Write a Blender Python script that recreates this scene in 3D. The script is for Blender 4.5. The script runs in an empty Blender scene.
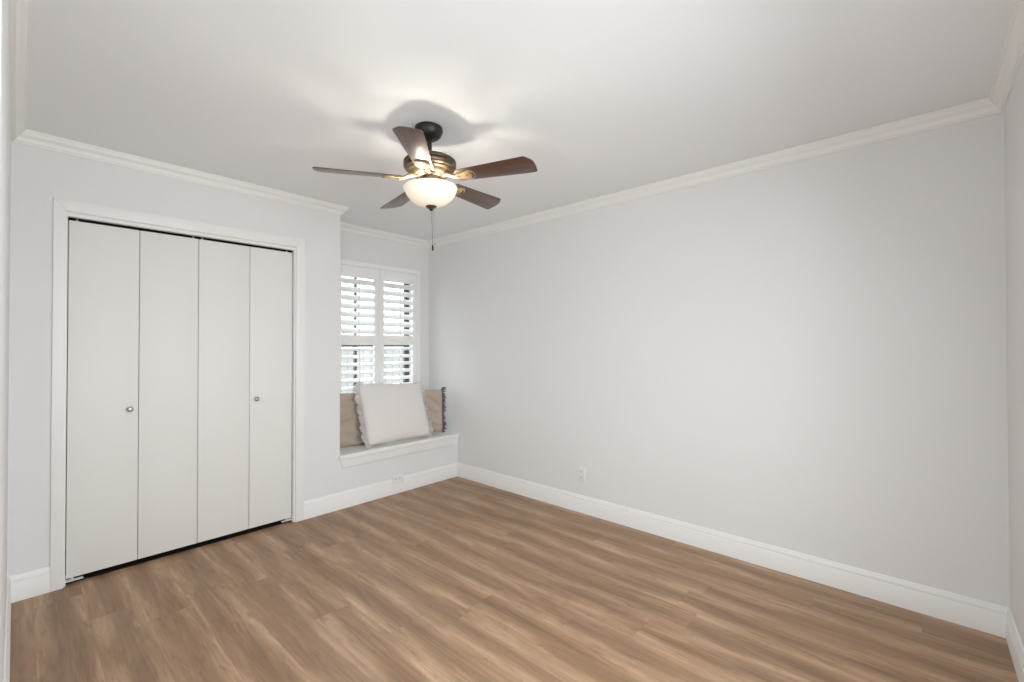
import bpy, bmesh, math, random
from mathutils import Vector, Matrix, noise
random.seed(7)
PI = math.pi
S = bpy.context.scene
C = S.collection

# ------------------------------------------------------------------ camera
F_PX = 449.609
CAM_H = 1.31724
cam = bpy.data.cameras.new('camera')
cam.sensor_fit = 'HORIZONTAL'; cam.sensor_width = 36.0
cam.lens = F_PX * 36.0 / 1024.0
cam.clip_start = 0.02
camo = bpy.data.objects.new('camera', cam); C.objects.link(camo)
_r = Vector((0.67119471, -0.74128028, -0.001099)).normalized()
_f = Vector((0.74125312, 0.67115576, 0.00968327)).normalized()
_u = _r.cross(_f).normalized(); _r = _f.cross(_u).normalized()
camo.matrix_world = Matrix(((_r.x, _u.x, -_f.x, 0), (_r.y, _u.y, -_f.y, 0), (_r.z, _u.z, -_f.z, CAM_H), (0, 0, 0, 1)))
S.camera = camo

# ------------------------------------------------------------------ view + world + large lights
S.view_settings.view_transform = 'Standard'
S.view_settings.look = 'None'
S.view_settings.gamma = 1.0
S.view_settings.use_curve_mapping = False
S.view_settings.exposure = 0.07
S.cycles.max_bounces = 16
S.cycles.diffuse_bounces = 12
S.cycles.glossy_bounces = 4
S.cycles.transparent_max_bounces = 8
S.cycles.sample_clamp_indirect = 6.0

W = bpy.data.worlds.new('daylight'); S.world = W
W.use_nodes = True
_bg = W.node_tree.nodes['Background']
_bg.inputs['Color'].default_value = (0.90, 0.97, 1.04, 1)
_bg.inputs['Strength'].default_value = 4.8

def area(name, loc, target, sx, sy, power, col):
    l = bpy.data.lights.new(name, 'AREA'); l.shape = 'RECTANGLE'
    l.size = sx; l.size_y = sy; l.energy = power; l.color = col
    o = bpy.data.objects.new(name, l); C.objects.link(o)
    o.location = loc
    o.rotation_euler = (Vector(target) - Vector(loc)).to_track_quat('-Z', 'Y').to_euler()
    return o

# fill lights added behind the camera, outside an added window and in the hall
_wfill = area('window_fill', (0.95, -0.42, 1.43), (1.3, 2.0, 0.0), 1.25, 1.3, 35, (0.93, 0.975, 1.005))
_wfill.data.spread = math.radians(160)
area('hall_fill', (-0.30, 0.60, 1.15), (3.0, 1.2, 0.8), 1.4, 1.7, 12.5, (0.93, 0.975, 1.01))
for nm, loc, tgt, sx, sy in (('added_window_portal', (0.95, -0.42, 1.425), (0.95, 2.0, 1.425), 1.3, 1.35), ('alcove_portal', (2.40, 4.10, 1.31), (2.40, 0.0, 1.31), 0.89, 1.5)):
    area(nm, loc, tgt, sx, sy, 1, (1, 1, 1)).data.cycles.is_portal = True

# ------------------------------------------------------------------ key dimensions (metres)
XC, XB = -0.0215, 3.0055          # left wall, right wall
YA, YD = 3.468, -0.2936           # closet wall, wall behind the camera
YALC = 3.936                      # back of the window alcove
XR = 1.760                        # left edge of the alcove
H = 2.44
CP, CD = 0.0506, 0.0674           # crown projection, drop
BH, BT = 0.135, 0.015             # baseboard
OL, OR_, DH = 0.1895, 1.4009, 2.033
CL, CR, CT = 0.132, 1.4703, 2.1188
SEAT = 0.433
WT = 0.12

# ------------------------------------------------------------------ materials
def mat(name, base, rough=0.5, metal=0.0, bump=None, var=None, spec=0.5, coat=0.0):
    m = bpy.data.materials.new(name); m.use_nodes = True
    nt = m.node_tree; b = nt.nodes['Principled BSDF']
    b.inputs['Base Color'].default_value = (*base, 1)
    b.inputs['Roughness'].default_value = rough
    b.inputs['Metallic'].default_value = metal
    b.inputs['Specular IOR Level'].default_value = spec
    b.inputs['Coat Weight'].default_value = coat
    tc = nt.nodes.new('ShaderNodeTexCoord')
    if var:
        scale, amt = var
        n = nt.nodes.new('ShaderNodeTexNoise'); n.inputs['Scale'].default_value = scale; n.inputs['Detail'].default_value = 4
        nt.links.new(tc.outputs['Object'], n.inputs['Vector'])
        mx = nt.nodes.new('ShaderNodeMix'); mx.data_type = 'RGBA'
        mx.inputs['A'].default_value = (*[c * (1 - amt) for c in base], 1)
        mx.inputs['B'].default_value = (*[min(1, c * (1 + amt)) for c in base], 1)
        nt.links.new(n.outputs['Fac'], mx.inputs['Factor'])
        nt.links.new(mx.outputs['Result'], b.inputs['Base Color'])
    if bump:
        scale, st = bump
        n = nt.nodes.new('ShaderNodeTexNoise'); n.inputs['Scale'].default_value = scale; n.inputs['Detail'].default_value = 3
        nt.links.new(tc.outputs['Object'], n.inputs['Vector'])
        bp = nt.nodes.new('ShaderNodeBump'); bp.inputs['Strength'].default_value = st; bp.inputs['Distance'].default_value = 0.002
        nt.links.new(n.outputs['Fac'], bp.inputs['Height'])
        nt.links.new(bp.outputs['Normal'], b.inputs['Normal'])
    return m

M_wall = mat('wall_paint', (0.77, 0.772, 0.77), 0.75, bump=(180, 0.06), var=(1.3, 0.012), spec=0.25)
M_ceil = mat('ceiling_paint', (0.835, 0.852, 0.868), 0.9, bump=(220, 0.08), var=(1.1, 0.01), spec=0.1)
M_trim = mat('white_trim_paint', (0.84, 0.84, 0.825), 0.4, var=(3, 0.01), spec=0.4)
M_door = mat('door_paint', (0.80, 0.795, 0.77), 0.5, bump=(90, 0.03), var=(2, 0.01), spec=0.35)
M_shut = mat('shutter_paint', (0.88, 0.88, 0.87), 0.35, var=(5, 0.01), spec=0.4)
M_plastic = mat('white_plastic', (0.80, 0.80, 0.785), 0.3, var=(20, 0.01))
M_slot = mat('dark_slot', (0.03, 0.03, 0.03), 0.6, var=(20, 0.1))
M_nickel = mat('brushed_nickel', (0.52, 0.51, 0.49), 0.28, 1.0, var=(60, 0.08))
M_dark = mat('dark_bronze', (0.022, 0.020, 0.018), 0.42, 0.35, var=(30, 0.15))
M_track = mat('black_track', (0.004, 0.004, 0.004), 0.8, var=(30, 0.1), spec=0.1)
M_winframe = mat('bronze_window_frame', (0.06, 0.058, 0.06), 0.5, var=(10, 0.1))
M_pwhite = mat('white_linen', (0.765, 0.735, 0.71), 0.95, bump=(420, 0.35), var=(9, 0.02), spec=0.1)
M_pbeige = mat('beige_linen', (0.47, 0.40, 0.33), 0.95, bump=(420, 0.5), var=(14, 0.05), spec=0.1)
M_fringe = mat('charcoal_yarn', (0.17, 0.165, 0.155), 0.95, bump=(300, 0.5), var=(60, 0.15), spec=0.1)
M_closet_shade = mat('closet_floor_shade', (0.02, 0.018, 0.016), 0.95, var=(200, 0.2), spec=0.05)  # closet floor near black, standing in for the shade under the doors
M_fence = mat('weathered_fence_boards', (0.26, 0.25, 0.23), 0.8, var=(6, 0.08))
M_ground = mat('pale_gravel', (0.5, 0.49, 0.46), 0.9, var=(14, 0.15))

def antique_brass():
    m = mat('antique_bronze', (0.20, 0.145, 0.085), 0.36, 0.85)
    nt = m.node_tree; b = nt.nodes['Principled BSDF']
    tc = nt.nodes.new('ShaderNodeTexCoord')
    n = nt.nodes.new('ShaderNodeTexNoise'); n.inputs['Scale'].default_value = 35; n.inputs['Detail'].default_value = 5
    r = nt.nodes.new('ShaderNodeValToRGB')
    r.color_ramp.elements[0].position = 0.35; r.color_ramp.elements[0].color = (0.075, 0.054, 0.034, 1)
    r.color_ramp.elements[1].position = 0.7; r.color_ramp.elements[1].color = (0.20, 0.148, 0.092, 1)
    nt.links.new(tc.outputs['Object'], n.inputs['Vector']); nt.links.new(n.outputs['Fac'], r.inputs['Fac'])
    nt.links.new(r.outputs['Color'], b.inputs['Base Color'])
    return m
M_brass = antique_brass()
M_iron_lit = mat('bulb_lit_bronze', (0.42, 0.31, 0.175), 0.42, 0.45, var=(40, 0.12))  # fan bronze in a paler gold: bulb glow put into the colour

def blade_wood():
    m = mat('walnut_blade', (0.1, 0.05, 0.03), 0.45, spec=0.6, coat=0.7)
    m.node_tree.nodes['Principled BSDF'].inputs['Coat Roughness'].default_value = 0.34
    nt = m.node_tree; b = nt.nodes['Principled BSDF']
    tc = nt.nodes.new('ShaderNodeTexCoord')
    mp = nt.nodes.new('ShaderNodeMapping'); mp.inputs['Scale'].default_value = (3, 60, 3)
    n = nt.nodes.new('ShaderNodeTexNoise'); n.inputs['Scale'].default_value = 1.0; n.inputs['Detail'].default_value = 6
    r = nt.nodes.new('ShaderNodeValToRGB')
    r.color_ramp.elements[0].position = 0.3; r.color_ramp.elements[0].color = (0.026, 0.0095, 0.0055, 1)
    r.color_ramp.elements[1].position = 0.72; r.color_ramp.elements[1].color = (0.11, 0.042, 0.021, 1)
    nt.links.new(tc.outputs['Object'], mp.inputs['Vector']); nt.links.new(mp.outputs['Vector'], n.inputs['Vector'])
    nt.links.new(n.outputs['Fac'], r.inputs['Fac']); nt.links.new(r.outputs['Color'], b.inputs['Base Color'])
    return m
M_blade = blade_wood()

def bowl_glass():
    m = bpy.data.materials.new('frosted_glass'); m.use_nodes = True
    nt = m.node_tree; nt.nodes.clear()
    out = nt.nodes.new('ShaderNodeOutputMaterial')
    tr = nt.nodes.new('ShaderNodeBsdfTranslucent'); tr.inputs['Color'].default_value = (1.0, 0.93, 0.80, 1)
    df = nt.nodes.new('ShaderNodeBsdfDiffuse'); df.inputs['Color'].default_value = (0.9, 0.87, 0.8, 1)
    gl = nt.nodes.new('ShaderNodeBsdfGlossy'); gl.inputs['Roughness'].default_value = 0.25
    mx = nt.nodes.new('ShaderNodeMixShader'); mx.inputs[0].default_value = 0.955
    mx2 = nt.nodes.new('ShaderNodeMixShader'); mx2.inputs[0].default_value = 0.04
    tc = nt.nodes.new('ShaderNodeTexCoord')
    n = nt.nodes.new('ShaderNodeTexNoise'); n.inputs['Scale'].default_value = 9; n.inputs['Detail'].default_value = 3
    r = nt.nodes.new('ShaderNodeValToRGB')
    r.color_ramp.elements[0].color = (1.0, 0.80, 0.52, 1); r.color_ramp.elements[1].color = (1.0, 0.90, 0.72, 1)
    em = nt.nodes.new('ShaderNodeEmission'); em.inputs['Strength'].default_value = 0.22
    ad = nt.nodes.new('ShaderNodeAddShader')
    L = nt.links.new
    L(tc.outputs['Object'], n.inputs['Vector']); L(n.outputs['Fac'], r.inputs['Fac']); L(r.outputs['Color'], em.inputs['Color'])
    L(tr.outputs[0], mx.inputs[1]); L(df.outputs[0], mx.inputs[2])
    L(mx.outputs[0], mx2.inputs[1]); L(gl.outputs[0], mx2.inputs[2])
    L(mx2.outputs[0], ad.inputs[0]); L(em.outputs[0], ad.inputs[1]); L(ad.outputs[0], out.inputs['Surface'])
    return m
M_bowl = bowl_glass()

def pane_glass():
    m = bpy.data.materials.new('window_glass'); m.use_nodes = True
    nt = m.node_tree; nt.nodes.clear()
    out = nt.nodes.new('ShaderNodeOutputMaterial')
    t = nt.nodes.new('ShaderNodeBsdfTransparent'); t.inputs['Color'].default_value = (0.95, 0.97, 0.96, 1)
    g = nt.nodes.new('ShaderNodeBsdfGlossy'); g.inputs['Roughness'].default_value = 0.02
    mx = nt.nodes.new('ShaderNodeMixShader'); mx.inputs[0].default_value = 0.06
    nt.links.new(t.outputs[0], mx.inputs[1]); nt.links.new(g.outputs[0], mx.inputs[2]); nt.links.new(mx.outputs[0], out.inputs['Surface'])
    return m
M_pane = pane_glass()

def floor_planks():
    m = bpy.data.materials.new('oak_planks'); m.use_nodes = True
    nt = m.node_tree; b = nt.nodes['Principled BSDF']; L = nt.links.new
    def math_(op, a, bb=None):
        n = nt.nodes.new('ShaderNodeMath'); n.operation = op
        for i, v in enumerate((a, bb)):
            if v is None: continue
            if isinstance(v, (int, float)): n.inputs[i].default_value = v
            else: L(v, n.inputs[i])
        return n.outputs[0]
    tc = nt.nodes.new('ShaderNodeTexCoord'); sp = nt.nodes.new('ShaderNodeSeparateXYZ'); L(tc.outputs['Object'], sp.inputs[0])
    PW, PL = 0.182, 1.22
    xr = math_('DIVIDE', math_('ADD', sp.outputs[0], 5.03), PW)
    row = math_('FLOOR', xr); fx = math_('FRACT', xr)
    wn = nt.nodes.new('ShaderNodeTexWhiteNoise'); wn.noise_dimensions = '1D'; L(row, wn.inputs['W'])
    yr = math_('ADD', math_('DIVIDE', math_('ADD', sp.outputs[1], 5.0), PL), wn.outputs['Value'])
    col = math_('FLOOR', yr); fy = math_('FRACT', yr)
    wid = nt.nodes.new('ShaderNodeTexWhiteNoise'); wid.noise_dimensions = '2D'
    cv = nt.nodes.new('ShaderNodeCombineXYZ'); L(row, cv.inputs[0]); L(col, cv.inputs[1]); L(cv.outputs[0], wid.inputs['Vector'])
    pid = wid.outputs['Value']
    def grain(sx, sy, scale, detail, rough=0.55, dist=0.0):
        mp = nt.nodes.new('ShaderNodeMapping'); mp.inputs['Scale'].default_value = (sx, sy, 1); L(tc.outputs['Object'], mp.inputs['Vector'])
        n = nt.nodes.new('ShaderNodeTexNoise'); n.noise_dimensions = '4D'
        n.inputs['Scale'].default_value = scale; n.inputs['Detail'].default_value = detail; n.inputs['Roughness'].default_value = rough
        n.inputs['Distortion'].default_value = dist
        L(mp.outputs[0], n.inputs['Vector']); L(math_('MULTIPLY', pid, 37.0), n.inputs['W'])
        return n.outputs['Fac']
    broad = grain(8.5, 1.0, 1.0, 3, 0.5, 1.5)          # the broad light and dark bands of a plank
    streak = grain(26, 1.9, 1.0, 5, 0.62, 1.8)          # cathedral streaks
    fine = grain(160, 5, 1.0, 4, 0.6, 0.2)             # pores
    ramp = nt.nodes.new('ShaderNodeValToRGB')
    e = ramp.color_ramp.elements
    e[0].position = 0.385; e[0].color = (0.185, 0.105, 0.055, 1)
    e[1].position = 0.635; e[1].color = (0.53, 0.355, 0.228, 1)
    k = e.new(0.505); k.color = (0.325, 0.195, 0.110, 1)
    # each board is pale along its edges and dark along a wandering middle band
    rc = nt.nodes.new('ShaderNodeCombineXYZ'); L(math_('MULTIPLY', row, 3.73), rc.inputs[0]); L(math_('MULTIPLY', sp.outputs[1], 1.15), rc.inputs[1]); L(math_('MULTIPLY', col, 0.6), rc.inputs[2])
    wob = nt.nodes.new('ShaderNodeTexNoise'); wob.inputs['Scale'].default_value = 1.0; wob.inputs['Detail'].default_value = 2.0; L(rc.outputs[0], wob.inputs['Vector'])
    ph = math_('ADD', fx, math_('MULTIPLY', math_('SUBTRACT', wob.outputs['Fac'], 0.5), 0.95))
    band = math_('COSINE', math_('MULTIPLY', ph, 2 * PI))
    band = math_('MULTIPLY', band, math_('ADD', 0.25, math_('MULTIPLY', broad, 1.15)))
    v = math_('ADD', math_('MULTIPLY', broad, 0.34), math_('MULTIPLY', streak, 0.26))
    v = math_('ADD', v, math_('MULTIPLY', fine, 0.10))
    v = math_('ADD', v, 0.155)
    v = math_('ADD', v, math_('MULTIPLY', band, 0.058))
    v = math_('ADD', v, math_('MULTIPLY', math_('SUBTRACT', pid, 0.5), 0.022))
    L(v, ramp.inputs['Fac'])
    # knots and dark cathedral flecks
    kn = grain(20, 4.2, 1.0, 4, 0.65, 2.4)
    kr = nt.nodes.new('ShaderNodeValToRGB'); kr.color_ramp.elements[0].position = 0.545; kr.color_ramp.elements[0].color = (0, 0, 0, 1)
    kr.color_ramp.elements[1].position = 0.68; kr.color_ramp.elements[1].color = (1, 1, 1, 1); L(kn, kr.inputs['Fac'])
    mk = nt.nodes.new('ShaderNodeMix'); mk.data_type = 'RGBA'; L(math_('MULTIPLY', kr.outputs['Color'], 0.5), mk.inputs['Factor'])
    L(ramp.outputs['Color'], mk.inputs['A']); mk.inputs['B'].default_value = (0.17, 0.105, 0.062, 1)
    # grey cast varies plank to plank
    gm = nt.nodes.new('ShaderNodeMix'); gm.data_type = 'RGBA'; L(math_('MULTIPLY', wid.outputs['Color'], 0.22), gm.inputs['Factor'])
    L(mk.outputs['Result'], gm.inputs['A']); gm.inputs['B'].default_value = (0.34, 0.238, 0.162, 1)
    # seams
    ex = math_('MINIMUM', fx, math_('SUBTRACT', 1.0, fx)); ey = math_('MINIMUM', fy, math_('SUBTRACT', 1.0, fy))
    sx_ = math_('LESS_THAN', ex, 0.007); sy_ = math_('LESS_THAN', ey, 0.0011)
    seam = math_('MAXIMUM', sx_, sy_)
    sm = nt.nodes.new('ShaderNodeMix'); sm.data_type = 'RGBA'; L(math_('MULTIPLY', seam, 0.28), sm.inputs['Factor'])
    L(gm.outputs['Result'], sm.inputs['A']); sm.inputs['B'].default_value = (0.16, 0.11, 0.075, 1)
    L(sm.outputs['Result'], b.inputs['Base Color'])
    b.inputs['Roughness'].default_value = 0.42
    b.inputs['Specular IOR Level'].default_value = 0.4
    bp = nt.nodes.new('ShaderNodeBump'); bp.inputs['Strength'].default_value = 0.06; bp.inputs['Distance'].default_value = 0.002
    L(math_('ADD', fine, math_('MULTIPLY', seam, -0.8)), bp.inputs['Height']); L(bp.outputs['Normal'], b.inputs['Normal'])
    return m
M_floor = floor_planks()

# ------------------------------------------------------------------ mesh helpers
def box(bm, x0, x1, y0, y1, z0, z1, bev=0.0, seg=2, M=None):
    b = bmesh.new()
    vs = [b.verts.new((x, y, z)) for x in (x0, x1) for y in (y0, y1) for z in (z0, z1)]
    for f in ((0, 1, 3, 2), (4, 6, 7, 5), (0, 4, 5, 1), (2, 3, 7, 6), (0, 2, 6, 4), (1, 5, 7, 3)):
        b.faces.new([vs[i] for i in f])
    if bev > 0:
        bmesh.ops.bevel(b, geom=b.edges[:] + b.verts[:], offset=bev, segments=seg, profile=0.5, affect='EDGES', clamp_overlap=True)
    merge(bm, b, M)

def merge(bm, b, M=None):
    if M is not None: bmesh.ops.transform(b, matrix=M, verts=b.verts)
    me = bpy.data.meshes.new('tmp'); b.to_mesh(me); b.free(); bm.from_mesh(me); bpy.data.meshes.remove(me)

def lathe(bm, prof, n=48, M=None, caps=True):
    b = bmesh.new(); rings = []
    for r, z in prof:
        if r < 1e-6: rings.append([b.verts.new((0, 0, z))])
        else: rings.append([b.verts.new((r * math.cos(2 * PI * i / n), r * math.sin(2 * PI * i / n), z)) for i in range(n)])
    for a, c in zip(rings, rings[1:]):
        for i in range(n):
            j = (i + 1) % n
            if len(a) == 1 and len(c) == 1: continue
            if len(a) == 1: b.faces.new((a[0], c[i], c[j]))
            elif len(c) == 1: b.faces.new((a[i], c[0], a[j]))
            else: b.faces.new((a[i], c[i], c[j], a[j]))
    if caps:
        if len(rings[0]) > 1: b.faces.new(rings[0])
        if len(rings[-1]) > 1: b.faces.new(rings[-1])
    bmesh.ops.recalc_face_normals(b, faces=b.faces)
    merge(bm, b, M)

def prism(bm, pts, z0, z1, bev=0.0, M=None):
    b = bmesh.new()
    lo = [b.verts.new((x, y, z0)) for x, y in pts]; hi = [b.verts.new((x, y, z1)) for x, y in pts]
    n = len(pts)
    b.faces.new(lo[::-1]); b.faces.new(hi)
    for i in range(n): b.faces.new((lo[i], lo[(i + 1) % n], hi[(i + 1) % n], hi[i]))
    bmesh.ops.recalc_face_normals(b, faces=b.faces)
    if bev: bmesh.ops.bevel(b, geom=[e for e in b.edges if abs(e.verts[0].co.z - e.verts[1].co.z) < 1e-6], offset=bev, segments=2, profile=0.5, affect='EDGES', clamp_overlap=True)
    merge(bm, b, M)

def tube(bm, pts, r, n=8):
    pts = [Vector(p) for p in pts]; rings = []
    b = bmesh.new()
    for i, p in enumerate(pts):
        d = (pts[min(i + 1, len(pts) - 1)] - pts[max(i - 1, 0)]).normalized()
        a = d.orthogonal().normalized() if i == 0 else (prev - d * prev.dot(d)).normalized()
        prev = a; c = d.cross(a)
        rr = r[i] if isinstance(r, (list, tuple)) else r
        rings.append([b.verts.new(p + (a * math.cos(2 * PI * k / n) + c * math.sin(2 * PI * k / n)) * rr) for k in range(n)])
    for A, B in zip(rings, rings[1:]):
        for k in range(n): b.faces.new((A[k], A[(k + 1) % n], B[(k + 1) % n], B[k]))
    b.faces.new(rings[0][::-1]); b.faces.new(rings[-1])
    merge(bm, b)

def sweep(bm, path, prof, i0, i1, closed=False):
    """sweep a (distance from wall, height) profile along plan path segments i0..i1 (wall line; room on the left), mitred"""
    P = [Vector((x, y)) for x, y in path]; n = len(P)
    def nrm(i):
        d = (P[(i + 1) % n] - P[i]).normalized(); return Vector((-d.y, d.x))
    def off(i):
        segs = []
        if closed or i > 0: segs.append((i - 1) % n)
        if closed or i < n - 1: segs.append(i % n)
        if len(segs) == 1: return nrm(segs[0])
        a, c = nrm(segs[0]), nrm(segs[1]); m = a + c
        return m / (m.dot(a))
    b = bmesh.new(); rings = []
    for i in range(i0, i1 + 1):
        o = off(i % n if closed else i); q = P[i % n]
        rings.append([b.verts.new((q.x + o.x * d, q.y + o.y * d, z)) for d, z in prof])
    k = len(prof)
    for A, B in zip(rings, rings[1:]):
        for j in range(k): b.faces.new((A[j], A[(j + 1) % k], B[(j + 1) % k], B[j]))
    b.faces.new(rings[0][::-1]); b.faces.new(rings[-1])
    bmesh.ops.recalc_face_normals(b, faces=b.faces)
    merge(bm, b)

def obj(name, bm, m, parent=None, smooth=False, loc=None, angle=None):
    me = bpy.data.meshes.new(name); bm.to_mesh(me); bm.free()
    me.materials.append(m)
    if smooth:
        for p in me.polygons: p.use_smooth = True
        if angle: me.set_sharp_from_angle(angle=math.radians(angle))
    o = bpy.data.objects.new(name, me); C.objects.link(o)
    if loc is not None: o.location = loc
    if parent is not None: o.parent = parent
    return o

def tag(o, label, cat, group=None, kind=None):
    o['label'] = label; o['category'] = cat
    if group: o['group'] = group
    if kind: o['kind'] = kind
    return o

def thing(name, label, cat, loc=(0, 0, 0), rot=(0, 0, 0), group=None, kind=None):
    o = bpy.data.objects.new(name, None); o.empty_display_size = 0.05; C.objects.link(o)
    o.location = loc; o.rotation_euler = rot
    return tag(o, label, cat, group, kind)

def NB(): return bmesh.new()

# ------------------------------------------------------------------ room shell
b = NB(); box(b, XC - WT, XB + WT, YD - WT, YALC + 0.0, -0.08, 0.0)
tag(obj('floor', b, M_floor), 'wood-look plank floor in tan and brown streaks', 'floor', kind='structure')
b = NB(); box(b, XC - WT, XB + WT, YD - WT, YALC + 0.16, H, H + 0.1)
tag(obj('ceiling', b, M_ceil), 'flat pale grey painted ceiling above the fan', 'ceiling', kind='structure')

# closet wall with the closet opening, and the low wall below the window seat
b = NB()
WA = 0.11
box(b, XC, OL - 0.018, YA, YA + WA, 0, H)
box(b, OL - 0.018, OR_ + 0.018, YA, YA + WA, DH + 0.018, H)
box(b, OR_ + 0.018, XR, YA, YA + WA, 0, H)
box(b, XR, XB, YA, YA + 0.09, 0, SEAT - 0.036)
tag(obj('wall_back', b, M_wall), 'pale grey wall around the closet, running on below the window seat', 'wall', kind='structure')
# alcove
b = NB()
WX0, WX1, WZ0, WZ1 = 1.955, 2.845, 0.56, 2.06
box(b, XR - 0.11, XR, YA + WA, YALC, 0, H)
box(b, XR - 0.11, WX0, YALC, YALC + 0.16, 0, H)
box(b, WX1, XB + WT, YALC, YALC + 0.16, 0, H)
box(b, WX0, WX1, YALC, YALC + 0.16, 0, WZ0)
box(b, WX0, WX1, YALC, YALC + 0.16, WZ1, H)
tag(obj('wall_alcove', b, M_wall), 'recessed pale grey wall holding the shuttered window', 'wall', kind='structure')
b = NB(); box(b, XB, XB + WT, YD - WT, YALC, 0, H)
tag(obj('wall_right', b, M_wall), 'long bare pale grey wall with one outlet', 'wall', kind='structure')
# left wall with the opening to the hall that the picture is taken from
DY0, DY1, DZ = -0.20, 1.25, 2.10
b = NB()
box(b, XC - WT, XC, DY1, YA, 0, H); box(b, XC - WT, XC, YD, DY0, 0, H); box(b, XC - WT, XC, DY0, DY1, DZ, H)
tag(obj('wall_left', b, M_wall), 'pale grey wall seen edge-on at the far left', 'wall', kind='structure')
# wall behind the camera, with an opening added for the fill light
VX0, VX1, VZ0, VZ1 = 0.30, 1.60, 0.75, 2.10
b = NB()
box(b, XC - WT, VX0, YD - WT, YD, 0, H); box(b, VX1, XB, YD - WT, YD, 0, H)
box(b, VX0, VX1, YD - WT, YD, 0, VZ0); box(b, VX0, VX1, YD - WT, YD, VZ1, H)
tag(obj('wall_front', b, M_wall), 'pale grey wall seen as a sliver at the right edge', 'wall', kind='structure')
# closet interior
b = NB()
box(b, XC, 0.06, YA + WA, YA + 0.72, 0, H); box(b, XR - 0.22, XR - 0.111, YA + WA, YA + 0.72, 0, H); box(b, 0.06, XR - 0.22, YA + 0.62, YA + 0.72, 0, H)
tag(obj('wall_closet', b, M_wall), 'inner closet walls hidden behind the folding doors', 'wall', kind='structure')
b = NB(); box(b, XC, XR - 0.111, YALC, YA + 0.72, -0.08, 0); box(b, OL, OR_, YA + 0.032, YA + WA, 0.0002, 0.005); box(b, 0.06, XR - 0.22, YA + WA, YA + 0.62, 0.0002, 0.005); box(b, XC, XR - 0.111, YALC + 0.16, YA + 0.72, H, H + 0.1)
tag(obj('floor_closet', b, M_closet_shade), 'closet floor darkened in colour for the shade under the doors', 'floor', kind='structure')

# crown moulding: path anticlockwise (room on the left)
ROOM = [(XC, YD), (XB, YD), (XB, YALC), (XR, YALC), (XR, YA), (XC, YA)]
cp, cd = CP, CD
crown = [(0, H - cd), (0.009, H - cd), (0.0105, H - cd + 0.008), (0.0165, H - cd + 0.0085), (0.0185, H - cd + 0.014)]
for i in range(1, 8):
    t = i / 8; crown.append((0.0185 + (cp - 0.0185 - 0.008) * (t - 0.09 * math.sin(2 * PI * t)), H - cd + 0.014 + (cd - 0.014 - 0.013) * (t + 0.07 * math.sin(2 * PI * t))))
crown += [(cp - 0.008, H - 0.013), (cp - 0.003, H - 0.012), (cp - 0.002, H - 0.0075), (cp, H - 0.007), (cp, H - 0.0004), (0, H - 0.0004)]
for i, (nm, lb) in enumerate([('trim_1', 'white crown moulding above the sliver of wall at the right edge'), ('trim_2', 'long white crown moulding along the bare right wall'),
                              ('trim_3', 'short white crown moulding above the window alcove'), ('trim_4', 'short white crown return at the alcove corner'),
                              ('trim_5', 'white crown moulding above the closet'), ('trim_6', 'white crown moulding at the far left, running to the camera')]):
    b = NB(); sweep(b, ROOM, crown, i, i + 1, closed=True)
    tag(obj(nm, b, M_trim, smooth=True, angle=35), lb, 'moulding', kind='structure')

# baseboards
def base_prof(h=BH, t=BT):
    if h < BH: return [(0, 0.0005), (t, 0.0005), (t, h), (0, h)]
    return [(0, 0.0005), (t, 0.0005), (t, h - 0.038), (t - 0.001, h - 0.036), (t - 0.008, h - 0.0355), (t - 0.008, h - 0.0285), (t - 0.003, h - 0.0265), (t - 0.004, h - 0.013),
            (t - 0.008, h - 0.008), (t - 0.009, h - 0.002), (t - 0.011, h), (0, h)]
FR = [(XC, DY1), (XC, YA)]
b = NB(); sweep(b, [(XC, YD), (XB, YD), (XB, YA), (CR, YA)], base_prof(), 0, 1)
tag(obj('baseboard_front', b, M_trim, smooth=True, angle=35), 'white baseboard at the right edge of the picture', 'baseboard', kind='structure')
b = NB(); sweep(b, [(XC, YD), (XB, YD), (XB, YA), (CR, YA)], base_prof(), 1, 2)
tag(obj('baseboard_right', b, M_trim, smooth=True, angle=35), 'long white baseboard along the bare right wall', 'baseboard', kind='structure')
b = NB()
N0, N1 = 2.357, 2.243     # the notch for the outlet under the seat
sweep(b, [(XB, YD), (XB, YA), (N0, YA)], base_prof(), 1, 2)
sweep(b, [(N0, YA), (N1, YA)], base_prof(0.094), 0, 1)
sweep(b, [(N1, YA), (CR, YA)], base_prof(), 0, 1)
tag(obj('baseboard_back', b, M_trim, smooth=True, angle=35), 'white baseboard below the window seat, notched for an outlet', 'baseboard', kind='structure')
b = NB(); sweep(b, [(CL, YA), (XC, YA), (XC, DY1)], base_prof(), 0, 1)
tag(obj('baseboard_closet', b, M_trim, smooth=True, angle=35), 'short white baseboard left of the closet', 'baseboard', kind='structure')
b = NB(); sweep(b, [(CL, YA), (XC, YA), (XC, DY1)], base_prof(), 1, 2)
tag(obj('baseboard_left', b, M_trim, smooth=True, angle=35), 'white baseboard along the left edge of the picture', 'baseboard', kind='structure')

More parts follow.
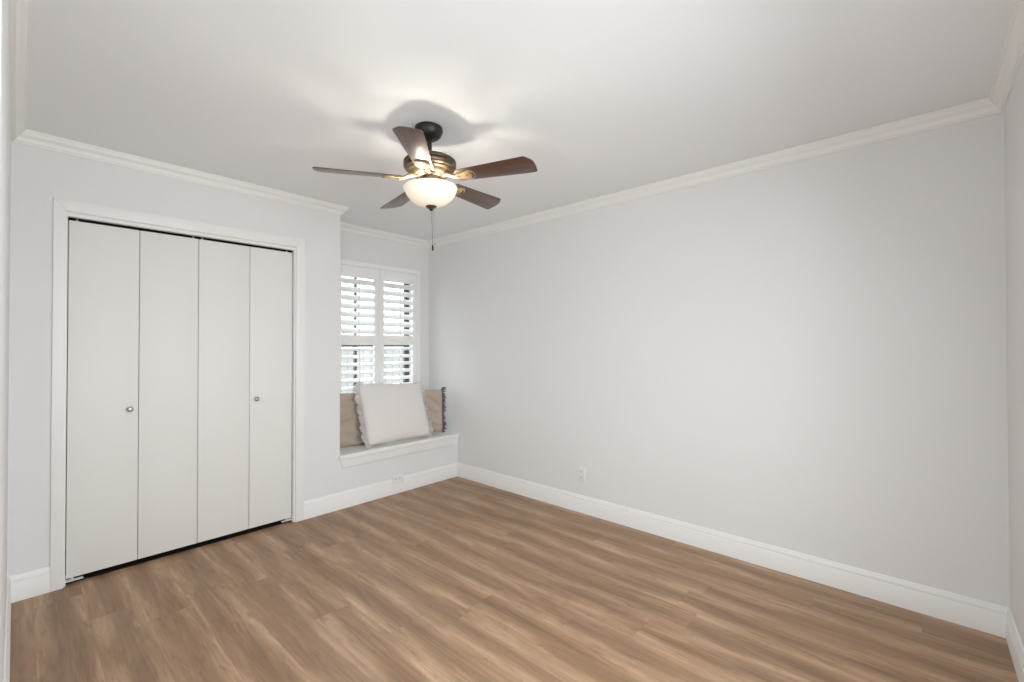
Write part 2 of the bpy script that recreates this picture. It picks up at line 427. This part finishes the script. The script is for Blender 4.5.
# closet casing and jamb
def casing(bm, x0, x1, xi0, xi1, zi, zt, y):
    """flat casing with eased edges and mitred top: outer x0..x1, inner xi0..xi1"""
    t = 0.017
    for (a, c, e, f) in (((x0, 0.0005), (xi0, 0.0005), (xi0, zi), (x0, zt)), ((xi1, 0.0005), (x1, 0.0005), (x1, zt), (xi1, zi)), ((xi0, zi), (xi1, zi), (x1, zt), (x0, zt))):
        q = bmesh.new()
        lo = [q.verts.new((p[0], y, p[1])) for p in (a, c, e, f)]; hi = [q.verts.new((p[0], y - t, p[1])) for p in (a, c, e, f)]
        q.faces.new(lo); q.faces.new(hi[::-1])
        for i in range(4): q.faces.new((lo[i], lo[(i + 1) % 4], hi[(i + 1) % 4], hi[i]))
        bmesh.ops.recalc_face_normals(q, faces=q.faces)
        bmesh.ops.bevel(q, geom=[ed for ed in q.edges if abs(ed.verts[0].co.y - ed.verts[1].co.y) < 1e-6 and ed.verts[0].co.y < y - t / 2], offset=0.0025, segments=2, profile=0.5, affect='EDGES')
        merge(bm, q)
b = NB(); casing(b, CL, CR, OL - 0.008, OR_ + 0.008, DH + 0.022, CT, YA)
tag(obj('trim_7', b, M_trim, smooth=True, angle=35), 'flat white casing framing the closet doors', 'casing', kind='structure')
b = NB()
box(b, OL - 0.018, OL, YA + 0.0005, YA + WA, 0.0005, DH + 0.018); box(b, OR_, OR_ + 0.018, YA + 0.0005, YA + WA, 0.0005, DH + 0.018); box(b, OL, OR_, YA + 0.0005, YA + WA, DH, DH + 0.018)
tag(obj('trim_8', b, M_trim), 'white jamb lining the closet opening', 'jamb', kind='structure')
# hall shell beyond the doorway
b = NB(); box(b, -1.2, XC - WT, -0.9, 1.5, -0.08, 0)
tag(obj('floor_hall', b, M_floor), 'plank floor of the hall out of view', 'floor', kind='structure')
b = NB(); box(b, -1.3, -1.2, -0.9, 1.5, 0, H); box(b, -1.2, XC - WT, -1.0, -0.9, 0, H); box(b, -1.2, XC - WT, 1.5, 1.6, 0, H)
tag(obj('wall_hall', b, M_wall), 'pale grey hall walls out of view', 'wall', kind='structure')
b = NB(); box(b, -1.3, XC - WT, -1.0, 1.6, H, H + 0.1)
tag(obj('ceiling_hall', b, M_ceil), 'hall ceiling out of view', 'ceiling', kind='structure')
# window added behind the camera, unseen, framing the fill light opening
wf = thing('added_window', 'white framed window added out of view behind the camera to let light in', 'window', (VX0, YD - 0.06, VZ0), kind='structure')
b = NB(); w, h = VX1 - VX0, VZ1 - VZ0
for a in ((0, w, -0.03, 0.03, 0, 0.05), (0, w, -0.03, 0.03, h - 0.05, h), (0, 0.05, -0.03, 0.03, 0.05, h - 0.05), (w - 0.05, w, -0.03, 0.03, 0.05, h - 0.05), (w / 2 - 0.025, w / 2 + 0.025, -0.03, 0.03, 0.05, h - 0.05)):
    box(b, *a, 0.003)
obj('window_frame', b, M_trim, wf)

# ------------------------------------------------------------------ closet folding doors
PX = [OL + 0.004, 0.5022, 0.8036, 1.1085, OR_ - 0.003]
DF = YA + 0.030; DTH = 0.034
DZ0, DZ1 = 0.030, 2.017
def bifold(name, label, i, knob_x, pins, pivot_x):
    t = thing(name, label, 'door', ((PX[i] + PX[i + 2]) / 2, DF, DZ0), kind='structure')
    ox = (PX[i] + PX[i + 2]) / 2
    for k in (i, i + 1):
        q = NB(); box(q, PX[k] + 0.0015 - ox, PX[k + 1] - 0.0015 - ox, 0, DTH, 0, DZ1 - DZ0, 0.0022)
        obj('door_panel', q, M_door, t, smooth=True, angle=35)
    q = NB(); lathe(q, [(0, 0.0), (0.006, 0.0), (0.0055, 0.010), (0.007, 0.013), (0.0135, 0.016), (0.016, 0.021), (0.0145, 0.026), (0.009, 0.029), (0, 0.030)], 24, Matrix.Rotation(PI / 2, 4, 'X'))
    obj('knob', q, M_nickel, t, smooth=True, loc=(knob_x - ox, 0, 0.940 - DZ0))
    for px in pins:
        q = NB(); lathe(q, [(0.0045, 0), (0.0045, 0.013)], 10); lathe(q, [(0.0075, -0.001), (0.0075, 0.003)], 10)
        obj('pivot_pin', q, M_nickel, t, smooth=True, angle=40, loc=(px - ox, 0.008, DZ1 - DZ0))
    # hinges between the leaves, on the closet side
    for hz in (0.2, 1.0, 1.8):
        q = NB(); box(q, -0.02, 0.02, DTH, DTH + 0.002, -0.03, 0.03); tube(q, [(0, DTH + 0.004, -0.03), (0, DTH + 0.004, 0.03)], 0.004)
        obj('hinge', q, M_nickel, t, loc=(PX[i + 1] - ox, 0, hz))
    return t
dl = bifold('door_1', 'left pair of flat off-white folding closet doors with a round nickel knob near the fold', 0, 0.4600, (PX[0] + 0.035, PX[2] - 0.030), PX[0])
dr = bifold('door_2', 'right pair of flat off-white folding closet doors, nearest the alcove', 2, 1.1505, (PX[2] + 0.020, PX[4] - 0.040), PX[4])
b = NB(); box(b, OL + 0.001, OR_ - 0.001, YA + 0.036, YA + 0.062, DH - 0.0145, DH - 0.0005)
tag(obj('door_track', b, M_track), 'thin black track above the folding closet doors', 'door track')
for px, sgn, lb in ((OL, 1, 'small white floor bracket at the left bottom corner of the closet'), (OR_, -1, 'small white floor bracket at the right bottom corner of the closet')):
    b = NB(); xa, xb_ = sorted((px + 0.0005 * sgn, px + 0.075 * sgn))
    box(b, xa, xb_, YA + 0.016, YA + 0.042, 0.0145, 0.0185, 0.001)
    xa, xb_ = sorted((px + 0.0005 * sgn, px + 0.003 * sgn)); box(b, xa, xb_, YA + 0.012, YA + 0.045, 0.0005, 0.05)
    lathe(b, [(0.005, 0.018), (0.005, 0.0295)], 10, Matrix.Translation((px + 0.03 * sgn, YA + 0.047, 0)))
    xa, xb_ = sorted((px + 0.003 * sgn, px + 0.040 * sgn)); box(b, xa, xb_, YA + 0.042, YA + 0.055, 0.0005, 0.0185, 0.001)
    tag(obj('pivot_bracket', b, M_plastic), lb, 'bracket', 'closet door floor brackets')

# ------------------------------------------------------------------ window seat
ws = thing('window_seat', 'white built-in window seat ledge under the shuttered window', 'window seat', (XR, YA, 0.32), kind=None)
NO = 0.030
b = NB()
box(b, 0.0005, XB - XR - 0.0005, 0, YALC - YA - 0.0005, SEAT - 0.036 - 0.32, SEAT - 0.32, 0.0)
box(b, -0.012, XB - XR - 0.0005, -NO, 0.002, SEAT - 0.036 - 0.32, SEAT - 0.32, 0.004, 3)
obj('seat_board', b, M_trim, ws, smooth=True, angle=35)
b = NB()
ap = [(0, 0), (0.004, 0), (0.007, 0.005), (0.010, 0.012), (0.010, 0.060), (0.010, 0.066), (0.010, SEAT - 0.0362 - 0.32), (0, SEAT - 0.0362 - 0.32)]
pts = [(y, z) for y, z in ap]
q = bmesh.new(); L0 = []; L1 = []
for d, z in pts:
    L0.append(q.verts.new((0.002 + (0.022 if z < 0.01 else 0.022 * (1 - z / 0.077)), -d, z))); L1.append(q.verts.new((XB - XR - 0.001, -d, z)))
k = len(pts)
for j in range(k): q.faces.new((L0[j], L0[(j + 1) % k], L1[(j + 1) % k], L1[j]))
q.faces.new(L0[::-1]); q.faces.new(L1); bmesh.ops.recalc_face_normals(q, faces=q.faces); merge(b, q)
obj('apron', b, M_trim, ws, smooth=True, angle=35)

# ------------------------------------------------------------------ window, glass, shutters
FX0, FX1, FZ0, FZ1 = 1.901, 2.869, 0.50, 2.106
win = thing('window_1', 'double window behind the white shutters', 'window', ((WX0 + WX1) / 2, YALC + 0.11, WZ0), kind='structure')
w = (WX1 - WX0) / 2; h = WZ1 - WZ0
b = NB()
for a in ((-w, w, -0.03, 0.03, 0, 0.03), (-w, w, -0.03, 0.03, h - 0.03, h), (-w, -w + 0.03, -0.03, 0.03, 0.03, h - 0.03), (w - 0.03, w, -0.03, 0.03, 0.03, h - 0.03)):
    box(b, *a, 0.002)
obj('window_frame', b, M_trim, win)
XM = 2.205 - (WX0 + WX1) / 2                              # dark meeting stile of the two sliding sashes
for x0, x1, sl, sr in ((-w + 0.03, XM, 0.03, 0.010), (XM, w - 0.03, 0.010, 0.052)):
    b = NB(); st = 0.035
    box(b, x0, x1, -0.018, 0.012, 0.03, 0.03 + st); box(b, x0, x1, -0.018, 0.012, h - 0.03 - st, h - 0.03)
    box(b, x0, x0 + sl, -0.018, 0.012, 0.03 + st, h - 0.03 - st); box(b, x1 - sr, x1, -0.018, 0.012, 0.03 + st, h - 0.03 - st)
    box(b, x0 + sl, x1 - sr, -0.014, 0.012, 0.749, 0.763)
    sa = obj('sash', b, M_winframe, win)
    b = NB(); box(b, x0 + sl, x1 - sr, -0.003, 0.001, 0.03 + st, 0.749); box(b, x0 + sl, x1 - sr, -0.003, 0.001, 0.763, h - 0.03 - st)
    obj('pane', b, M_pane, sa)
b = NB()
Yf0, Yf1 = YALC - 0.034, YALC + 0.0
for a in ((FX0, FX1, Yf0, Yf1, FZ1 - 0.044, FZ1), (FX0, FX1, Yf0, Yf1, FZ0, FZ0 + 0.044), (FX0, FX0 + 0.040, Yf0, Yf1, FZ0 + 0.044, FZ1 - 0.044), (FX1 - 0.040, FX1, Yf0, Yf1, FZ0 + 0.044, FZ1 - 0.044)):
    box(b, *a, 0.003)
tag(obj('trim_10', b, M_shut), 'white frame around the pair of shutters', 'shutter frame', kind='structure')

def louver_mesh(L, wd, th=0.009):
    q = bmesh.new(); n = 12; ring0 = []; ring1 = []
    for i in range(2 * n):
        a = PI * i / n; x = wd / 2 * math.cos(a); z = th / 2 * math.sin(a) * (1 - 0.15 * abs(math.cos(a)))
        ring0.append(q.verts.new((0, x, z))); ring1.append(q.verts.new((L, x, z)))
    for i in range(2 * n): q.faces.new((ring0[i], ring0[(i + 1) % (2 * n)], ring1[(i + 1) % (2 * n)], ring1[i]))
    q.faces.new(ring0[::-1]); q.faces.new(ring1); bmesh.ops.recalc_face_normals(q, faces=q.faces)
    return q
def shutter(name, label, lx0, lx1, px0, px1, rod_x, knob_side):
    Z0, Z1 = FZ0 + 0.047, FZ1 - 0.046
    t = thing(name, label, 'shutter', (px0, YALC - 0.017, Z0), group='window shutters')
    oz = Z0; d0, d1 = -0.014, 0.014
    for nm, a in (('stile', (px0, lx0, Z0, Z1)), ('stile', (lx1, px1, Z0, Z1)), ('rail', (lx0, lx1, 1.955, Z1)), ('rail', (lx0, lx1, 1.322, 1.417)), ('rail', (lx0, lx1, Z0, 0.66))):
        q = NB(); box(q, a[0] - px0, a[1] - px0, d0, d1, a[2] - oz, a[3] - oz, 0.0025)
        obj(nm, q, M_shut, t, smooth=True, angle=35)
    q = louver_mesh(lx1 - lx0 - 0.004, 0.0755); me = None
    for (za, zb, tilt, nl) in ((1.417, 1.955, UP_T, 7), (0.66, 1.322, LO_T, 9)):
        pitch = (zb - za) / nl
        for i in range(nl):
            if me is None:
                o = obj('louver', q, M_shut, t, smooth=True, angle=50); me = o.data
            else:
                o = bpy.data.objects.new('louver', me); C.objects.link(o); o.parent = t
            o.location = (lx0 - px0 + 0.002, 0, za + pitch * (i + 0.5) - oz); o.rotation_euler = (tilt, 0, 0)
        q2 = NB(); yr = -0.0755 / 2 * math.cos(tilt) - 0.008; dz = -0.0755 / 2 * math.sin(tilt)
        box(q2, rod_x - px0 - 0.005, rod_x - px0 + 0.005, yr - 0.006, yr + 0.004, za + pitch * 0.5 + dz - oz - 0.01, zb - pitch * 0.5 + dz - oz + 0.02, 0.002)
        obj('tilt_rod', q2, M_shut, t)
    return t
UP_T, LO_T = math.radians(50), math.radians(24)
shutter('plantation_shutter', 'left white louvered shutter panel, its lower part behind the pillows', 1.996, 2.333, 1.943, 2.3845, 2.157, 1)
shutter('plantation_shutter', 'right white louvered shutter panel nearest the bare wall', 2.437, 2.774, 2.3865, 2.827, 2.609, -1)

# outside: pale ground and a board fence
b = NB(); box(b, -9.0, 12.0, -12.0, 14.0, -0.4, -0.3)
tag(obj('ground', b, M_ground), 'pale ground outside the window', 'ground', kind='structure')
b = NB()
for i in range(40):
    box(b, 1.2 + i * 0.15, 1.2 + i * 0.15 + 0.143, 7.4, 7.42, -0.3, 1.35, 0.003)
box(b, 1.2, 7.2, 7.42, 7.46, 0.1, 0.2); box(b, 1.2, 7.2, 7.42, 7.46, 0.95, 1.05)
tag(obj('board_fence', b, M_fence), 'pale board fence outside, glimpsed between the shutter louvers', 'fence')

# ------------------------------------------------------------------ outlets
def outlet(label, loc, rot):
    t = thing('wall_outlet', label, 'outlet', loc, rot, group='electrical outlets')
    q = NB(); box(q, -0.035, 0.035, -0.006, 0, -0.0575, 0.0575, 0.0025, 3); obj('cover_plate', q, M_plastic, t, smooth=True, angle=40)
    for s in (-1, 1):
        q = NB(); prism(q, [(0.017 * math.cos(a) * (1 if abs(math.cos(a)) < .8 else .95), 0.0135 * math.sin(a)) for a in [2 * PI * i / 24 for i in range(24)]], 0, 0.0025, M=Matrix.Translation((0, -0.006, s * 0.0195)) @ Matrix.Rotation(PI / 2, 4, 'X'))
        r = obj('receptacle', q, M_plastic, t)
        q = NB()
        for dx, hh in ((-0.0063, 0.008), (0.0063, 0.0065)): box(q, dx - 0.0011, dx + 0.0011, -0.0092, -0.0083, s * 0.0195 + 0.001 - hh / 2 + 0.002, s * 0.0195 + 0.001 + hh / 2 + 0.002)
        lathe(q, [(0.0024, 0), (0.0024, 0.0008)], 12, Matrix.Translation((0, -0.0083, s * 0.0195 - 0.0065)) @ Matrix.Rotation(PI / 2, 4, 'X'))
        obj('slots', q, M_slot, r)
    q = NB(); lathe(q, [(0.003, 0), (0.0028, 0.001), (0, 0.0014)], 12, Matrix.Translation((0, -0.006, 0)) @ Matrix.Rotation(PI / 2, 4, 'X')); obj('screw', q, M_plastic, t)
    return t
outlet('white outlet on the bare right wall, above its baseboard', (XB, 1.977, 0.302), (0, 0, -PI / 2))
outlet('white outlet set sideways in the baseboard below the window seat', (2.300, YA, 0.1295), (0, PI / 2, 0))

# ------------------------------------------------------------------ ceiling fan
FXY = (1.431, 1.862)
FAX = Vector((0.741, 0.671, 0.0)).normalized()
fan = thing('ceiling_fan', 'five-blade ceiling fan with dark wood blades and a lit frosted bowl', 'ceiling fan', (FXY[0] - 0.671 * 0.0075, FXY[1] + 0.741 * 0.0075, H))
TILT = Matrix.Rotation(math.radians(1.6), 3, -FAX)      # the fan hangs a little out of plumb
fan.rotation_euler = TILT.to_euler()
def z(a): return a - H
b = NB(); lathe(b, [(0, 0), (0.064, 0), (0.070, -0.004), (0.071, -0.022), (0.068, -0.028), (0.066, -0.034), (0.061, -0.045), (0.050, -0.056), (0.034, -0.063), (0.022, -0.066), (0.0, -0.066)], 48)
can = obj('canopy', b, M_dark, fan, smooth=True, angle=40, loc=(-0.004, -0.004, -0.0003))
can.rotation_euler = TILT.inverted().to_euler()
b = NB(); lathe(b, [(0.0125, -0.066), (0.0125, z(2.283))], 24); lathe(b, [(0.022, z(2.302)), (0.024, z(2.298)), (0.024, z(2.285)), (0.030, z(2.281))], 24)
obj('downrod', b, M_dark, fan, smooth=True, angle=40)
b = NB(); lathe(b, [(0, z(2.284)), (0.050, z(2.284)), (0.080, z(2.281)), (0.112, z(2.274)), (0.126, z(2.268)), (0.133, z(2.262)), (0.1345, z(2.256)), (0.132, z(2.251)), (0.129, z(2.249)),
                    (0.131, z(2.247)), (0.134, z(2.243)), (0.133, z(2.234)), (0.128, z(2.226)), (0.121, z(2.221)), (0.115, z(2.219)), (0.116, z(2.2165)), (0.113, z(2.213)), (0.104, z(2.209)),
                    (0.099, z(2.206)), (0.095, z(2.198)), (0.088, z(2.193)), (0.085, z(2.190)), (0.080, z(2.187)), (0, z(2.187))], 64)
obj('motor_housing', b, M_brass, fan, smooth=True, angle=50)
b = NB(); lathe(b, [(0, z(2.187)), (0.072, z(2.187)), (0.074, z(2.184)), (0.070, z(2.180)), (0.062, z(2.177)), (0.060, z(2.150)), (0.056, z(2.143)), (0.030, z(2.138)), (0, z(2.138))], 48)
obj('light_fitter', b, M_brass, fan, smooth=True, angle=40)
ZR = 2.130
bowl_o = [(0.1355, 0.0), (0.1365, -0.003), (0.1345, -0.012), (0.1290, -0.026), (0.1190, -0.044), (0.1035, -0.062), (0.0830, -0.0775), (0.0590, -0.0885), (0.0320, -0.0950), (0.006, -0.0970)]
bowl_i = [(r - 0.0035 if r > 0.02 else r, zz + (0.0035 if zz < -0.03 else 0.0)) for r, zz in bowl_o][::-1]
b = NB(); lathe(b, [(r, z(ZR) + zz) for r, zz in bowl_o + bowl_i + [bowl_o[0]]], 64, caps=False)
obj('glass_bowl', b, M_bowl, fan, smooth=True, angle=60)
b = NB(); lathe(b, [(0.0, z(2.0315)), (0.028, z(2.034)), (0.0285, z(2.031)), (0.024, z(2.027)), (0.014, z(2.022)), (0.010, z(2.0185)), (0.0105, z(2.015)), (0.007, z(2.0105)), (0, z(2.009))], 32)
tube(b, [(0, 0, z(2.033)), (0, 0, z(2.14))], 0.004)
obj('finial', b, M_brass, fan, smooth=True, angle=40)
# bulbs and their light
BULB_COL = (1.0, 0.915, 0.78)
for s in range(3):
    a = 0.116 + 0.63 + s * 2 * PI / 3
    bx, by = 0.082 * math.cos(a), 0.082 * math.sin(a)
    b = NB(); lathe(b, [(0.0, 0.024), (0.010, 0.0235), (0.019, 0.017), (0.022, 0.006), (0.020, -0.006), (0.013, -0.020), (0.012, -0.034), (0.0, -0.035)], 20, Matrix.Scale(0.8, 4))
    mb = bpy.data.materials.get('lit_bulb')
    if mb is None:
        mb = bpy.data.materials.new('lit_bulb'); mb.use_nodes = True
        pb = mb.node_tree.nodes['Principled BSDF']; pb.inputs['Base Color'].default_value = (0.9, 0.88, 0.8, 1)
        pb.inputs['Emission Color'].default_value = (*BULB_COL, 1); pb.inputs['Emission Strength'].default_value = 2.0
    obj('light_bulb', b, mb, fan, smooth=True, loc=(bx, by, z(2.092)))
    l = bpy.data.lights.new('bulb_light', 'POINT'); l.energy = 3.8; l.color = BULB_COL; l.shadow_soft_size = 0.012
    lo = bpy.data.objects.new('bulb_light', l); C.objects.link(lo); lo.parent = fan; lo.location = (bx, by, z(2.113))
# blades
R0, R1 = 0.150, 0.5566
def blade_pts():
    wr, wt = 0.046, 0.066
    p = [(R0, wr * 0.80), (R0 + 0.012, wr)]
    p += [(R1 - 0.020, wt), (R1 - 0.008, wt * 0.97), (R1 - 0.002, wt * 0.86)]
    p += [(R1, wt * 0.2), (R1 - 0.003, -wt * 0.30), (R1 - 0.012, -wt * 0.55), (R1 - 0.034, -wt * 0.93), (R1 - 0.046, -wt)]
    p += [(R0 + 0.012, -wr), (R0, -wr * 0.80)]
    return p
PITCH = -0.2214; ZB = 2.1725
bq = NB(); prism(bq, blade_pts(), -0.0028, 0.0028, 0.0012); blade_me = None
iron_me = None
def iron_mesh():
    q = NB()
    # blade plate: fanned end plate below the blade, then a curved arm in to the motor
    p = [(0.150, 0.014), (0.172, 0.020), (0.192, 0.031), (0.212, 0.0375), (0.228, 0.036), (0.240, 0.026), (0.246, 0.012), (0.2475, 0), (0.246, -0.012), (0.240, -0.026), (0.228, -0.036), (0.212, -0.0375), (0.192, -0.031), (0.172, -0.020), (0.150, -0.014)]
    prism(q, p, -0.0085, -0.0032, 0.0014)
    return q
for k in range(5):
    ang = 0.1163 + k * 2 * PI / 5
    if blade_me is None:
        o = obj('blade', bq, M_blade, fan, smooth=True, angle=30); blade_me = o.data
    else:
        o = bpy.data.objects.new('blade', blade_me); C.objects.link(o); o.parent = fan
    o.location = (0, 0, z(ZB)); o.rotation_euler = (PITCH, 0, ang)
    # rotation order XYZ: pitch about the blade's own length first, then turn about the hub
    if iron_me is None:
        ir = obj('blade_iron', iron_mesh(), M_iron_lit, fan, smooth=True, angle=40); iron_me = ir.data
        q = NB()
        for i in range(9):
            a0 = -0.95 + i * 1.9 / 9; a1 = -0.95 + (i + 1) * 1.9 / 9
            pp = [(0.203 + 0.040 * math.cos(a0), 0.030 * math.sin(a0)), (0.203 + 0.040 * math.cos(a1), 0.030 * math.sin(a1)), (0.203 + 0.029 * math.cos(a1), 0.0275 * math.sin(a1)), (0.203 + 0.029 * math.cos(a0), 0.0275 * math.sin(a0))]
            prism(q, pp[::-1], -0.0092, -0.0084)
        sl = obj('slot', q, M_slot, ir); slot_me = sl.data
        q = NB(); lathe(q, [(0.0048, -0.0084), (0.0044, -0.0098), (0, -0.0106)], 14, Matrix.Translation((0.205, 0, 0))); sc = obj('screw', q, M_slot, ir); screw_me = sc.data
        q = NB(); tube(q, [(0.070, 0, 0.016), (0.090, 0, 0.016), (0.112, 0, 0.010), (0.130, 0, 0.000), (0.150, 0, -0.006), (0.168, 0, -0.006)], [0.011, 0.011, 0.010, 0.010, 0.010, 0.006], 12)
        am = obj('arm', q, M_iron_lit, ir, smooth=True); arm_me = am.data
    else:
        ir = bpy.data.objects.new('blade_iron', iron_me); C.objects.link(ir); ir.parent = fan
        for nm, me in (('slot', slot_me), ('screw', screw_me), ('arm', arm_me)):
            c = bpy.data.objects.new(nm, me); C.objects.link(c); c.parent = ir
    ir.location = (0, 0, z(ZB)); ir.rotation_euler = (PITCH, 0, ang)
# pull chains
for dx, dy, zb, dark in ((0.0005, -0.003, 1.836, True), (0.007, -0.0105, 1.845, False)):
    b = NB(); zt = 2.020; n = int((zt - zb) / 0.0042)
    tube(b, [(0, 0, z(zt)), (0, 0, z(zb))], 0.0006, 6)
    for i in range(n):
        lathe(b, [(0, 0.0015), (0.0014, 0.0006), (0.0014, -0.0006), (0, -0.0015)], 6, Matrix.Translation((0, 0, z(zt - 0.0042 * i))))
    ch = obj('pull_chain', b, M_brass if dark else M_nickel, fan, loc=(dx, dy, 0))
    b = NB(); hh = 0.032 if dark else 0.010
    lathe(b, [(0, z(zb)), (0.002, z(zb)), (0.0042, z(zb) - hh * 0.25), (0.0046, z(zb) - hh * 0.75), (0.003, z(zb) - hh), (0, z(zb) - hh)], 14)
    obj('fob', b, M_dark if dark else M_nickel, ch, smooth=True)

# ------------------------------------------------------------------ pillows
CONC = 0.022
def pillow_mesh(wd, ht, th, wr=0.006, seed=0, N=44, sag=0.0, creases=0.0):
    q = bmesh.new()
    def p(u, v, s):
        # u, v in -1..1 ; concave sides between pointed corners
        cu = 1 - CONC * (1 - v * v) * abs(u) ** 3; cv = 1 - CONC * (1 - u * u) * abs(v) ** 3
        rc = 1 - 0.045 * (u * v) ** 6
        x = wd / 2 * u * cu * rc; y = ht / 2 * v * cv * rc
        e = max(0.0, (1 - u ** 2) * (1 - v ** 2)) ** 0.5
        zz = th / 2 * (e ** 0.82) * (1.0 - sag * v)
        nn = noise.noise(Vector((u * 2.3 + seed, v * 2.3, s * 3.1 + seed))) + 0.5 * noise.noise(Vector((u * 5 + seed, v * 5.0, s * 2)))
        zz += wr * nn * min(1, e * 3)
        if creases:
            zz += creases * min(1, e * 2.5) * (math.sin(v * 13 + 2.2 * noise.noise(Vector((u * 1.6, v * 1.5, seed))) * 2.5 + u * 1.7) * (0.4 + 0.6 * abs(noise.noise(Vector((u * 2, v * 3, seed + 5))))))
        return Vector((x, y, s * max(zz, 0.0)))
    g = {}
    for s in (1, -1):
        for i in range(N + 1):
            for j in range(N + 1):
                edge = i in (0, N) or j in (0, N)
                if s == -1 and edge: g[(s, i, j)] = g[(1, i, j)]; continue
                u = -math.cos(PI * i / N) * 0.55 + (2 * i / N - 1) * 0.45; v = -math.cos(PI * j / N) * 0.55 + (2 * j / N - 1) * 0.45
                g[(s, i, j)] = q.verts.new(p(u, v, s))
        for i in range(N):
            for j in range(N):
                f = [g[(s, i, j)], g[(s, i + 1, j)], g[(s, i + 1, j + 1)], g[(s, i, j + 1)]]
                q.faces.new(f if s == 1 else f[::-1])
    return q
def outline(wd, ht, n):
    out = []
    for k in range(4):
        for i in range(n):
            t = -1 + 2 * i / n
            u, v = ((t, -1), (1, t), (-t, 1), (-1, -t))[k]
            cu = 1 - CONC * (1 - v * v) * abs(u) ** 3; cv = 1 - CONC * (1 - u * u) * abs(v) ** 3
            rc = 1 - 0.045 * (u * v) ** 6; cu *= rc; cv *= rc
            nx, ny = ((0, -1), (1, 0), (0, 1), (-1, 0))[k]
            c = min(1, (1 - abs(t)) * 6)      # corner blending of the outward direction
            if c < 1:
                dx, dy = (math.copysign(1, u), math.copysign(1, v)); L = math.sqrt(2)
                nx, ny = nx * c + dx / L * (1 - c), ny * c + dy / L * (1 - c)
            out.append((Vector((wd / 2 * u * cu, ht / 2 * v * cv)), Vector((nx, ny)).normalized()))
    return out
def ruffle_mesh(wd, ht, rw, amp=0.008, waves=13, n=120, th=0.0016):
    """gathered strip standing off the seam on all sides"""
    q = bmesh.new(); O = outline(wd, ht, n); m = len(O); K = 4; rows = []
    for idx, (pt, nr) in enumerate(O):
        ph = 2 * PI * waves * 4 * idx / m
        row = []
        side = 0.22 + 0.78 * abs(nr.x) ** 0.7
        for k in range(K + 1):
            f = k / K
            d = rw * f * side * (1 + 0.16 * math.sin(ph * 0.5 + 1) + 0.10 * noise.noise(Vector((idx * 0.09, 3, 0))))
            zz = amp * f ** 0.8 * (math.sin(ph + 0.7 * math.sin(ph * 0.37)) + 0.5 * noise.noise(Vector((idx * 0.13, 7.7, f))))
            tgx = Vector((-nr.y, nr.x)) * (amp * 0.35 * f * math.sin(ph * 2 + 0.4))
            p2 = pt - nr * 0.004 + nr * d + tgx
            row.append(q.verts.new((p2.x, p2.y, zz)))
        rows.append(row)
    for i in range(m):
        A, B = rows[i], rows[(i + 1) % m]
        for k in range(K): q.faces.new((A[k], B[k], B[k + 1], A[k + 1]))
    r = bmesh.ops.solidify(q, geom=q.faces[:], thickness=th)
    bmesh.ops.recalc_face_normals(q, faces=q.faces)
    return q
def place(o, centre, yaw, lean, roll=0):
    # pillow local: x right, y up, z towards the viewer; yaw 0 faces -Y; then lowered or raised to rest on the seat
    o.rotation_euler = (Matrix.Rotation(yaw, 4, 'Z') @ Matrix.Rotation(PI / 2 - lean, 4, 'X') @ Matrix.Rotation(roll, 4, 'Z')).to_euler()
    m3 = o.rotation_euler.to_matrix()
    lo = min((m3 @ v.co).z for q in [o] + list(o.children) for v in q.data.vertices)
    o.location = (centre[0], centre[1], SEAT + 0.0005 - lo)

p1 = obj('throw_pillow', pillow_mesh(0.665, 0.532, 0.155, 0.004, 1.3, sag=0.18), M_pwhite, smooth=True)
tag(p1, 'large white linen pillow with ruffled edges, in front on the window seat', 'pillow', 'window seat pillows')
obj('ruffle', ruffle_mesh(0.665, 0.532, 0.052), M_pwhite, p1, smooth=True)
for o in [p1] + list(p1.children):                       # the upper right corner has slumped a little
    for v in o.data.vertices: v.co.y -= 0.018 * (v.co.x / 0.33) * max(0.0, v.co.y / 0.266)
place(p1, (2.366, 3.595), 0.0, 0.34)

p2 = obj('throw_pillow', pillow_mesh(0.46, 0.475, 0.11, 0.006, 5.1, creases=0.022), M_pbeige, smooth=True)
tag(p2, 'beige linen pillow half hidden by the alcove corner, left of the white one', 'pillow', 'window seat pillows')
place(p2, (2.005, 3.750), -0.12, 0.20)

p3 = obj('throw_pillow', pillow_mesh(0.43, 0.425, 0.11, 0.006, 9.4, creases=0.016), M_pbeige, smooth=True)
tag(p3, 'beige linen pillow with dark fringe, tucked behind the white one near the bare wall', 'pillow', 'window seat pillows')
# fringe of yarn tassels along the pillow's right and left seams
rnd = random.Random(3)
for side in (1, -1):
    q = NB()
    for (pt, nr) in outline(0.43, 0.425, 34):
        if nr.x * side < 0.55: continue
        top = max(0.0, pt.y / 0.2125)
        tuft = rnd.uniform(0.6, 1.25)
        for k in range(6):
            o0 = Vector((pt.x - nr.x * 0.006, pt.y + rnd.uniform(-0.008, 0.008), rnd.uniform(-0.006, 0.006)))
            L = rnd.uniform(0.026, 0.046) * tuft * (1 + 0.5 * (top > 0.8))
            d = Vector((nr.x, nr.y * 0.6 + rnd.uniform(-0.35, 0.25) + (0.8 if top > 0.85 else 0), rnd.uniform(-0.8, 0.8))).normalized()
            mid = o0 + d * L * 0.55
            end = mid + (d + Vector((0, -0.8, 0))).normalized() * L * 0.5
            tube(q, [o0, mid, end], [0.0026, 0.0034, 0.0020], 5)
    obj('fringe', q, M_fringe, p3, smooth=True)
place(p3, (2.722, 3.69), -0.60, 0.16)
